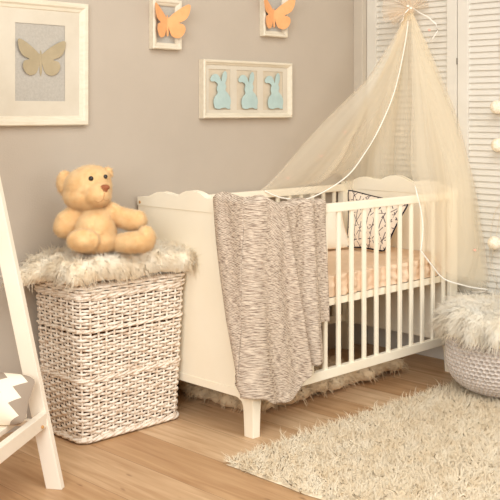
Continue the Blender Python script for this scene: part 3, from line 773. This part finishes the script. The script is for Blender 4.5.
def pillow(name, corners, th, mat, lab, piping=None, bulge=(0, 0, 0), uvs=(1, 1), pmat=None, rnd_=.05):
    """corners bl, br, tr, tl of the pillow's middle plane"""
    c = [Vector(p) for p in corners]; ce = sum(c, Vector())/4
    n = ((c[1]-c[0]).cross(c[3]-c[0])).normalized()
    t = empty(name, ce - Vector((0, 0, 0)), lab, 'pillow')
    def P(u, v, s):
        pin = .05*math.sin(PI*u)*math.sin(PI*v)*0
        uu = u+(u-.5)*-.07*math.sin(PI*v)*0; 
        # sides curve in a little between the corners
        cu = .5+(u-.5)*(1-.07*math.sin(PI*v)); cv = .5+(v-.5)*(1-.07*math.sin(PI*u))
        q = c[0]*(1-cu)*(1-cv)+c[1]*cu*(1-cv)+c[2]*cu*cv+c[3]*(1-cu)*cv
        q = q+(ce-q)*(abs(2*u-1)*abs(2*v-1))**5*rnd_
        h = (max(0, math.sin(PI*u))*max(0, math.sin(PI*v)))**.55
        wr = 1+.18*fbm(u*4, v*4, ce.x*9+s)
        return q+n*(s*th/2*h*wr)
    mb = MB(); NU = 26
    mb.grid(lambda u, v: P(u, v, 1), NU, NU); mb.grid(lambda u, v: P(u, v, -1), NU, NU)
    uvl = [(i/NU*uvs[0], j/NU*uvs[1]) for j in range(NU+1) for i in range(NU+1)]*2
    me = mb.mesh(name); uv = me.uv_layers.new(name='UVMap')
    for l in me.loops: uv.data[l.index].uv = uvl[l.vertex_index]
    o = link('pillow_cover', me, mat, t, True)
    if piping:
        pts = []
        for u, v in [(i/20, 0) for i in range(20)]+[(1, i/20) for i in range(20)]+[(1-i/20, 1) for i in range(20)]+[(0, 1-i/20) for i in range(20)]:
            pts.append(P(u, v, 0))
        MB().tube(pts, piping, 6, closed=True).build('piping', pmat or M['piping'], t, smooth=True)
    return t
pillow('printed_pillow', [(1.005, .42, .514), (1.01, .215, .514), (1.085, .135, .728), (1.125, .515, .762)], .075, M['sticks'],
       'white pillow printed with dark stick lines, edged in navy piping, in the cot', .0035, uvs=(1.25, 1))
pillow('cot_pillow', [(.58, .47, .514), (1.03, .41, .514), (1.06, .50, .705), (.58, .56, .705)], .085, M['whitecloth'],
       'plain cream pillow beside the printed pillow, behind the cot slats', .0028, pmat=M['sheet'])

# ------------------------------------------------------------------ knitted blanket over the near corner of the cot
def blanket():
    NU, NV = 150, 170
    # plan path: along the end board (outside), round the corner, along the front rail
    OFF = .016; R = .03
    ya = .175; Lside = ya-R+OFF; Larc = (PI/2)*(R+OFF-.01); Xend = .352; Lfront = Xend-R
    tot = Lside+Larc+Lfront
    def plan(s):
        if s < Lside: return Vector((-OFF, ya-s, 0)), Vector((-1, 0, 0))
        if s < Lside+Larc:
            a = (s-Lside)/Larc*PI/2; n = Vector((-math.cos(a), -math.sin(a), 0)); c = Vector((R-.0, R-.0, 0))
            return c+n*(R+OFF), n
        return Vector((R+(s-Lside-Larc), -OFF, 0)), Vector((0, -1, 0))
    vs = []; uvl = []
    for j in range(NV+1):
        v = j/NV
        for i in range(NU+1):
            u = i/NU; s = u*tot
            # bottom contour height
            sfr = s-(Lside+Larc)
            if s < Lside+Larc*.6: zb = .112+.05*(1-s/(Lside+Larc*.6))
            else: zb = .112
            zb += smoothstep(-.02, .23, sfr)*.122 + smoothstep(.236, .262, sfr)*.13
            zb += .006*math.sin(s*40)
            ztop = .795 if sfr > .02 else .838-.012*smoothstep(.02, 0, -sfr)
            ztop = .818+(.794-.818)*smoothstep(-.02, .10, sfr)
            drop = ztop-zb; inside = .13; over = .05
            total = drop+over+inside; d = v*total
            # edges: left edge on the end board side drifts towards the corner lower down
            sh = 0
            if d < inside:
                z = ztop-(inside-d)-.012; inn = over-.004
            elif d < inside+over:
                a = (d-inside)/over*PI; z = ztop-.012+math.sin(a)*.014; inn = over*(1-(1-math.cos(a))/2)-.0
                inn = (over-.004)*(1+math.cos(a))/2
            else: z = ztop-.012-(d-inside-over); inn = 0
            low = 1-(z-zb)/max(drop, .01); low = min(max(low, 0), 1)
            s2 = s
            # narrow the left edge: at the bottom it starts close to the corner
            edge = .006+low*.165-.012*math.sin(low*PI)
            s2 = edge+(s)*(tot-edge)/tot
            p, n = plan(min(s2, tot))
            hang = smoothstep(.0, .25, low)
            f = .006*math.sin(s*26+.6)+.0035*math.sin(s*57+low*1.2)+.008*math.sin(s*11+low*2.5)+.006*math.sin(s*75)*smoothstep(.35, 0, low)
            # one deep fold running down a third of the way along the front
            fold = .026*math.exp(-((sfr-.085-.05*low)/.020)**2)-.012*math.exp(-((sfr-.125-.05*low)/.018)**2)+.014*math.exp(-((sfr-.23+.02*low)/.02)**2)
            fold += .030*smoothstep(.24, .262, sfr)*-.6
            out = .012+.014*low+(f+fold)*(.35+.65*hang)
            out = max(out, .0035)
            wob = .003*fbm(s*14, z*9, 2)
            if inn > .002: out = out*(1-min(inn/over, 1))+.0
            top_bump = .010*max(0, math.sin(s*33+.4))*smoothstep(.3, 0, low) + .006*fbm(s*30, 1, 4)*smoothstep(.3, 0, low)
            q = p+n*(out+wob)-n*inn*1.15
            vs.append((q.x, q.y, z+top_bump)); uvl.append((s2, d))
    W = NU+1; fs = [(j*W+i, j*W+i+1, (j+1)*W+i+1, (j+1)*W+i) for j in range(NV) for i in range(NU)]
    me = bpy.data.meshes.new('knitted_blanket'); me.from_pydata(vs, [], fs)
    uv = me.uv_layers.new(name='UVMap')
    for l in me.loops: uv.data[l.index].uv = uvl[l.vertex_index]
    o = link('knitted_blanket', me, M['knit'], None, True)
    md = o.modifiers.new('thick', 'SOLIDIFY'); md.thickness = .005; md.offset = 0
    return tag(o, 'taupe and cream knitted blanket hanging over the near corner of the cot', 'blanket')
blanket()

# ------------------------------------------------------------------ tulle canopy
A = Vector((1.285, .285, 1.575))
can = empty('bed_canopy', (1.31, .29, 1.62), 'champagne tulle canopy with white ribbon hem draped over the cot from a bow', 'canopy')
def V3(*a): return Vector(a)
prof = [
 (0.00, [A, at(1, .29, 405, 45), at(1, .31, 395, 90), at(1, .34, 381, 125), at(1, .40, 365, 153), at(1, .46, 345, 178), at(1, .53, 310, 198), at(1, .575, 283, 198), at(1, .60, 265, 191)]),
 (0.10, [A, at(1, .33, 393, 40), at(1, .39, 369, 76), at(1, .44, 345, 98), at(1, .49, 322, 120), at(1, .53, 302, 142), at(1, .57, 283, 165), at(1, .60, 270, 180), at(1, .615, 261, 190)]),
 (0.20, [A, V3(1.22, .33, 1.38), V3(1.13, .40, 1.2), V3(1.06, .46, 1.08), V3(.99, .51, .98), V3(.93, .55, .90), V3(.88, .58, .84), V3(.85, .605, .80), V3(.83, .62, .782)]),
 (0.32, [A, V3(1.25, .34, 1.38), V3(1.2, .41, 1.22), V3(1.16, .46, 1.1), V3(1.12, .51, 1.0), V3(1.09, .55, .91), V3(1.06, .58, .85), V3(1.04, .605, .81), V3(1.03, .62, .784)]),
 (0.44, [A, V3(1.28, .37, 1.40), V3(1.26, .44, 1.24), V3(1.25, .49, 1.12), V3(1.24, .53, 1.02), V3(1.23, .56, .93), V3(1.22, .59, .87), V3(1.22, .605, .83), V3(1.21, .615, .80)]),
 (0.54, [A, V3(1.295, .34, 1.40), V3(1.29, .38, 1.24), V3(1.285, .41, 1.1), V3(1.28, .43, .98), V3(1.27, .44, .85), V3(1.285, .45, .70), V3(1.29, .46, .55), V3(1.29, .46, .42)]),
 (0.64, [A, V3(1.30, .29, 1.40), V3(1.30, .28, 1.24), V3(1.295, .27, 1.1), V3(1.29, .26, .98), V3(1.285, .25, .82), V3(1.295, .24, .66), V3(1.30, .23, .50), V3(1.30, .22, .345)]),
 (0.74, [A, V3(1.31, .24, 1.40), V3(1.315, .19, 1.24), V3(1.315, .14, 1.1), V3(1.315, .10, .96), V3(1.315, .06, .80), V3(1.32, .03, .64), V3(1.32, .0, .48), V3(1.32, -.02, .335)]),
 (0.82, [A, at(0, 1.325, 427, 45), at(0, 1.33, 440, 78), at(0, 1.33, 453, 112), at(0, 1.33, 463, 148), at(0, 1.33, 472, 185), at(0, 1.325, 479, 225), at(0, 1.32, 484, 260), at(0, 1.315, 488, 290)]),
 (0.88, [A, V3(1.29, .20, 1.38), V3(1.285, .12, 1.22), V3(1.28, .05, 1.08), V3(1.275, -.01, .92), V3(1.27, -.05, .78), V3(1.26, -.065, .64), V3(1.25, -.075, .5), at(1, -.08, 466, 286)]),
 (0.94, [A, V3(1.25, .21, 1.37), V3(1.22, .13, 1.2), V3(1.19, .06, 1.05), V3(1.16, .0, .90), V3(1.13, -.035, .78), V3(1.115, -.045, .66), V3(1.105, -.05, .54), at(1, -.055, 443, 277)]),
 (1.00, [A, at(1, .23, 411, 50), at(1, .17, 412, 95), at(1, .10, 411, 135), at(1, .04, 411, 168), at(1, -.022, 416, 190), at(1, -.03, 421, 210), at(1, -.032, 423, 230), at(1, -.034, 421, 251)]),
]
SK = [p[0] for p in prof]
def net_point(s, t, ripple=1.0, rad=0.0):
    i = 0
    while i < len(SK)-2 and s > SK[i+1]: i += 1
    f = (s-SK[i])/(SK[i+1]-SK[i])
    cs = [catmull(prof[max(0, min(len(prof)-1, i+k))][1], t) for k in (-1, 0, 1, 2)]
    p = .5*((2*cs[1])+(cs[2]-cs[0])*f+(2*cs[0]-5*cs[1]+4*cs[2]-cs[3])*f*f+(3*cs[1]-cs[0]-3*cs[2]+cs[3])*f**3)
    ctr = Vector((1.02, .28, p.z)); n = (p-ctr); n.z = 0; n.normalize()
    ed = smoothstep(0, .04, s)*smoothstep(0, .04, 1-s)
    amp = .012*math.sin(PI*min(1, t*.9+.05))**.5*ripple*ed
    r = math.sin(s*110+1.5*math.sin(s*17))*.6+math.sin(s*61+1)*.5
    p = p-n*amp*(r+.9)*(1 if p.x < 1.2 else .5)
    return p
def net(name, s0, s1, nu, nv, mat, rip, t0=0.0, t1=1.0, shift=Vector((0, 0, 0)), gather=0):
    mb = MB(); uvl = []
    def f(u, v):
        s = s0+(s1-s0)*u; t = t0+(t1-t0)*v
        p = net_point(s, t, rip)
        a = 2*PI*u
        k = math.exp(-t*9)
        p = p+Vector((math.cos(a)*.014, math.sin(a)*.014, 0))*k
        return p+shift*smoothstep(0, .3, t)
    mb.grid(f, nu, nv)
    me = mb.mesh(name); uv = me.uv_layers.new(name='UVMap'); Wd = nu+1
    for l in me.loops:
        k = l.vertex_index; uv.data[l.index].uv = ((k % Wd)/nu*(s1-s0), (k//Wd)/nv)
    return link(name, me, mat, can, True)
net('tulle_net', 0, 1, 420, 60, M['tulle'], 1)
# the spare width hangs as a second layer behind, inside the first
net('tulle_lining', .24, .95, 300, 50, M['tulle'], 1.8, shift=Vector((-.012, .0, 0)), t1=.97)
net('tulle_lining', .80, .992, 130, 44, M['tulle'], 1.6, shift=Vector((.008, -.012, 0)), t1=.96)
net('tulle_lining', .3, .58, 160, 44, M['tulle'], 2.4, shift=Vector((-.03, -.02, .0)), t1=.93)
# ribbon hem
hem = [net_point(0, t/60) for t in range(3, 61)]
def ribbon(pts, r, name, parent=can): return MB().tube(pts, r, 6, flat=.5).build(name, M['ribbon'], parent, smooth=True)
ribbon(hem, .0032, 'ribbon_hem')
hem2 = [net_point(1, t/60) for t in range(36, 61)] + [net_point(1-.26*k/70, 1.0) for k in range(1, 71)]
ribbon(hem2, .0034, 'ribbon_hem')
ribbon([Vector((1.30+.02*math.sin(k*.35), .0+.004*k*1.2-.05, .318+.008*math.sin(k*.5))) for k in range(30)], .0042, 'ribbon_hem')
# gathered neck above the bow, hook on the closet
def neck(u, v):
    a = 2*PI*u; r = .016+.085*v**1.1+.004*math.sin(a*9)*(1+2*v)
    return (A.x+.01*v+math.cos(a)*r*.55, A.y+math.sin(a)*r, A.z+.0+v*.14)
mb = MB().grid(neck, 80, 14); me = mb.mesh('gathered_neck'); uv = me.uv_layers.new(name='UVMap')
link('gathered_neck', me, M['tulle2'], can, True)
MB().tube([(A.x, A.y, A.z+.10), (A.x+.01, A.y, A.z+.16), (XC+.004, A.y, A.z+.17)], .004, 8).build('hanging_hook', M['metal'], can, smooth=True)
# bow: loops of tulle, ribbon tails, little pearls
def loop(dirv, size, wdt, seed, droop=.0):
    dirv = Vector(dirv).normalized(); side = dirv.cross(Vector((-.7, -.7, 0))).normalized()
    def f(u, v):
        a = 2*PI*u; x = (1-math.cos(a))/2*size; y = math.sin(a)*size*.34
        p = A+Vector((-.012, -.012, .0))+dirv*x+side*y+Vector((-.7, -.7, 0))*((v-.5)*wdt*(.25+math.sin(a/2))+.006*math.sin(a*3+seed))
        p.z += .006*math.sin(a*5+seed+v*3)-droop*(x/size)**2
        return p
    mb = MB().grid(f, 40, 6); me = mb.mesh('bow_loop'); me.uv_layers.new(name='UVMap')
    return link('bow_loop', me, M['tulle2'], can, True)
def fan(dirv, ln, spread, seed, tilt=0.0):
    dirv = Vector(dirv).normalized(); out = -FW; side = dirv.cross(out).normalized()
    def f(u, v):
        k = v**.8; ph = (u-.5)*spread
        p = A+out*.014+dirv*(ln*v*math.cos(ph*.9))+side*(math.sin(ph)*ln*k)
        p += out*(.016*math.sin(u*22+seed)*k+.030*math.sin(PI*v)*(1-.3*abs(u-.5)))
        return p
    mb = MB().grid(f, 60, 16); me = mb.mesh('bow_loop'); uv = me.uv_layers.new(name='UVMap')
    for l in me.loops: uv.data[l.index].uv = ((l.vertex_index % 61)/60, .5)
    return link('bow_loop', me, M['tulle2'], can, True)
fan(RT*-1+UP*.05, .125, 1.1, 1); fan(RT*-.9-UP*.35, .10, .8, 2); fan(RT*.8+UP*.5, .085, .9, 3); fan(RT*-.5+UP*1, .10, .9, 5)
MB().ball(A+Vector((-.015, -.015, .002)), (.022, .022, .017), 14, 10).build('bow_knot', M['tulle2'], can, smooth=True)
ribbon([at(0, 1.27, x, y) for x, y in ((413, 8), (420, 13), (428, 17), (436, 24), (438, 31), (433, 38), (431, 41))], .0028, 'ribbon_tail')
ribbon([at(0, 1.24, x, y) for x, y in ((409, 9), (404, 14), (403, 20), (399, 24))], .0028, 'ribbon_tail')
for x, y, X in ((429.5, 30, 1.25), (411, 8, 1.235), (408, 6, 1.235), (453, 243, 1.28), (475, 250, 1.31), (345, 132, 1.05), (321, 156, .93), (288, 178, .78)):
    c = at(0, X, x, y)
    if y > 240: c = at(0, 1.24, x, y)
    fl = MB()
    for k in range(5): fl.ball(c+RT*math.cos(k*1.257)*.0042+UP*math.sin(k*1.257)*.0032, (.0028, .0028, .0028), 8, 6)
    fl.build('fabric_flower' if y > 10 else 'pearl', M['pinkfelt'] if y > 10 else M['ribbon'], can, smooth=True)

# ------------------------------------------------------------------ rugs
def shag_rug():
    x0, x1, y0, y1 = -.235, 1.22, -1.25, -.115
    base = MB(); 
    n = 60
    def f(u, v):
        x = x0+(x1-x0)*u+.012*fbm(v*9, 3, 1); y = y0+(y1-y0)*v+.012*fbm(u*9, 7, 2)
        e = min(u*(x1-x0), (1-u)*(x1-x0), v*(y1-y0), (1-v)*(y1-y0))
        return (x, y, .0015+.010*min(1, e/.02))
    base.grid(f, n, n); bm_ = base.mesh('rb'); 
    N_ = 42000
    P = np.stack([RNG.uniform(x0, x1, N_), RNG.uniform(y0, y1, N_), np.full(N_, .008)], 1)
    ox = np.array([fbm(p[1]*6, p[0]*0, 3) for p in P])*.02; P[:, 0] += ox*(np.abs(P[:, 0]-x0) < .05)
    ed = np.minimum.reduce([P[:, 0]-x0, x1-P[:, 0], P[:, 1]-y0, y1-P[:, 1]])
    D = RNG.normal(size=P.shape)*.8; D[:, 2] = 1.0
    edge = np.clip(1-ed/.03, 0, 1)
    out = np.zeros_like(P); out[:, 0] = np.where(P[:, 0]-x0 < .03, -1, np.where(x1-P[:, 0] < .03, 1, 0)); out[:, 1] = np.where(P[:, 1]-y0 < .03, -1, np.where(y1-P[:, 1] < .03, 1, 0))
    D += out*edge[:, None]*1.2
    nc = 5200
    C = np.stack([RNG.uniform(x0, x1, nc), RNG.uniform(y0, y1, nc), np.full(nc, .008)], 1)
    CD = C+np.stack([RNG.normal(size=nc)*.014, RNG.normal(size=nc)*.014, .030+RNG.normal(size=nc)*.005], 1)
    V = strands(P, D, .032, .0056, .35, .35, 4, clump=(C, CD), clumpf=.55, wave=.22, SN=np.tile([0., 0., 1.], (len(P), 1)), FLAT=True)
    V[0][:, 2] = np.maximum(V[0][:, 2], .002)
    o = link('shag_rug', np_mesh('shag_rug', [me_arrays(bm_), V]), M['shag'])
    tag(o, 'large cream shag rug lying on the laminate floor in front of the cot', 'rug')
shag_rug()
# sheepskin bunched under the cot
bl = []
for i in range(13):
    x = .235+i*.066
    bl.append(((x, .200+.014*math.sin(i*1.9), .036), (.055, .055, .030+.004*math.sin(i)), None))
for i in range(10):
    x = .25+i*.058
    bl.append(((x, .31, .038), (.06, .06, .038), None)); 
    if i < 9: bl.append(((x, .42, .044+.010*math.sin(i*1.1)), (.06, .05, .040), None)); bl.append(((x, .50, .050+.010*math.sin(i*.9)), (.06, .05, .044), None)); bl.append(((x, .565, .055), (.06, .04, .048), None))
for i in range(8): bl.append(((.205+.01*math.sin(i*2), .22+.05*i, .036), (.05, .05, .036), None))
fur_object('sheepskin', bl, .010, 15000, .030, .0046, .35, 'sand coloured sheepskin bunched on the floor underneath the cot', 'rug', M['brownfur'], nclump=1300, clumpf=.5, loc=(.6, .4, 0),
    keep=lambda P, n: (n[:, 2] > -.35), wave=.08)

# ------------------------------------------------------------------ pouf and its lambskin
PC = Vector((1.065, -.335, 0)); PR = .232; PH = .158
pf = empty('knitted_pouf', PC, 'round pale grey crocheted pouf at the right edge, standing by the closet', 'pouf')
def pouf(u, v):
    th = 2*PI*u; ph = PI*(v-.5)
    cz = math.sin(ph); cr = math.cos(ph)
    k = 2.6; nrmz = (abs(cr)**k+abs(cz)**k)**(-1/k)
    r = PR*cr*nrmz; z = PH*cz*nrmz
    rows_ = 33; cols = 66
    row = v*rows_; jr = round(row); c_ = (u*cols+(.5 if jr % 2 else 0)); dc = c_-round(c_)
    hole = math.exp(-((row-jr)/.34)**2-(dc/.32)**2)
    dd = (.003-.020*hole)*min(1, cr*2)
    # slant of stitches
    r += dd*abs(cr); z += dd*cz*.6
    return (PC.x+r*math.cos(th), PC.y+r*math.sin(th), PH+.012+z)
MB().grid(pouf, 66*9, 33*8, closed_u=True).build('crocheted_cover', M['yarn'], pf, smooth=True, weld=1e-5)
bl = []
for i in range(16):
    a = i/16*2*PI; bl.append((PC+V3(math.cos(a)*.19, math.sin(a)*.19, .325+.008*math.sin(i*2)), (.06, .06, .034), None))
    bl.append((PC+V3(math.cos(a)*.226, math.sin(a)*.226, .285+.012*math.sin(i*1.3)), (.036, .036, .045), None))
for i in range(9):
    a = i/9*2*PI; bl.append((PC+V3(math.cos(a)*.10, math.sin(a)*.10, .325), (.075, .075, .03), None))
bl.append((PC+V3(0, 0, .33), (.1, .1, .03), None))
pcn = np.array([PC.x, PC.y, .25])
def radial(P, n):
    d = P-pcn; d[:, 2] = 0; return nrm(d+1e-6)*.8
fur_object('lambskin_cover', bl, .010, 15000, .042, .0038, .5, 'fluffy white lambskin lying on top of the knitted pouf', 'throw', M['fur2'], nclump=2200, clumpf=.55, flow=radial, loc=(PC.x, PC.y, .3),
    keep=lambda P, n: (n[:, 2] > -.5))

# ------------------------------------------------------------------ white rack with a shelf, far left
DD = Vector((.824, .566, 0)).normalized(); LF = Vector((-.566, .824, 0)).normalized()
F0 = Vector((-.724, .104, 0)); HT = 1.30; lean = .222
rack = empty('clothes_rack', F0+LF*.29-DD*.37, 'white wooden A-frame rack with a low slatted shelf, cut off at the left edge', 'rack')
def rack_leg(foot, sgn):
    a = foot; b = foot+LF*(lean*HT*sgn)+UP*HT
    ax = (b-a).normalized(); wv_ = (LF-ax*LF.dot(ax)).normalized()
    mb = MB(); u = wv_*.024; d = DD*.0125
    vs = []
    for base, k in ((a, 0), (b, 1)):
        for su, sv in ((-1, -1), (1, -1), (1, 1), (-1, 1)):
            p = base+u*su+d*sv
            if k == 0: p = p-ax*((p.z)/ax.z)
            vs.append(p)
    mb.add(vs, [(0, 1, 2, 3), (7, 6, 5, 4), (0, 4, 5, 1), (1, 5, 6, 2), (2, 6, 7, 3), (3, 7, 4, 0)]).build('leg', M['rack'], rack, bevel=.002)
sp = 2*lean*HT-.02
for off in (0, -.78):
    rack_leg(F0+DD*off, 1); rack_leg(F0+DD*off+LF*sp, -1)
MB().tube([F0+LF*(sp/2)+UP*(HT-.05)+DD*.03, F0+LF*(sp/2)+UP*(HT-.05)-DD*.81], .014, 14).build('hanging_rod', M['rack'], rack, smooth=True)
zs = .205
for lo in (lean*zs-.012, sp-lean*zs+.012):
    c = F0+LF*lo
    MB().beam(c-DD*.80+UP*zs, c-DD*.008+UP*zs, LF, UP, .022, .042).build('side_rail', M['rack'], rack, bevel=.002)
nsl = 5; w0 = lean*zs+.03; w1 = sp-lean*zs-.03
for k in range(nsl):
    lo = w0+(w1-w0)*(k+.5)/nsl
    c = F0+LF*lo
    MB().beam(c-DD*.80+UP*(zs+.012), c-DD*.016+UP*(zs+.012), LF, UP, (w1-w0)/nsl-.014, .016).build('shelf_board', M['rack'], rack, bevel=.002)
for off in (-.03, -.75):
    c = F0+DD*off; MB().beam(c+LF*(w0-.03)+UP*(zs-.006), c+LF*(w1+.03)+UP*(zs-.006), DD, UP, .02, .018).build('cross_rail', M['rack'], rack, bevel=.002)
MB().ball(F0+LF*(lean*zs-.026)-DD*.05+UP*(zs-.010), .005, 8, 6).build('screw', M['screw'], rack)
q0 = F0-DD*.09-LF*.012+UP*(zs+.022)
pillow('zigzag_cushion', [q0+LF*.035-DD*.07, q0+LF*.40-DD*.07, q0+LF*.40+DD*.03+UP*.125, q0+LF*.035+DD*.03+UP*.125], .15, M['zigzag'],
       'white cushion with grey zigzag pattern lying on the rack shelf', None, uvs=(1.5, 1.0), rnd_=.15)

# ------------------------------------------------------------------ string lights by the closet
sl = empty('string_lights', (XC-.03, -.12, .97), 'string of cream thread ball lights hanging on the louvred closet door', 'string lights')
balls = [at(0, XC-.035, x, y) for x, y in ((497, 107), (498, 145), (494.5, 243))]
path = [at(0, XC-.006, x, y) for x, y in ((504, 20), (499, 50), (503, 80), (498, 107), (502, 125), (499, 145), (503, 165), (504, 190), (500, 215), (495, 243), (492, 262), (497, 280), (494, 300), (499, 320))]
MB().tube([catmull(path, k/60) for k in range(61)], .0011, 5).build('wire', M['wire'], sl, smooth=True)
path2 = [at(0, XC-.005, x, y) for x, y in ((503, 200), (494, 215), (490, 245), (491, 270), (497, 285), (502, 296))]
MB().tube([catmull(path2, k/40) for k in range(41)], .0011, 5).build('wire', M['wire'], sl, smooth=True)
for b in balls: MB().ball(b, .029, 20, 14).build('light_ball', M['ball'], sl, smooth=True)
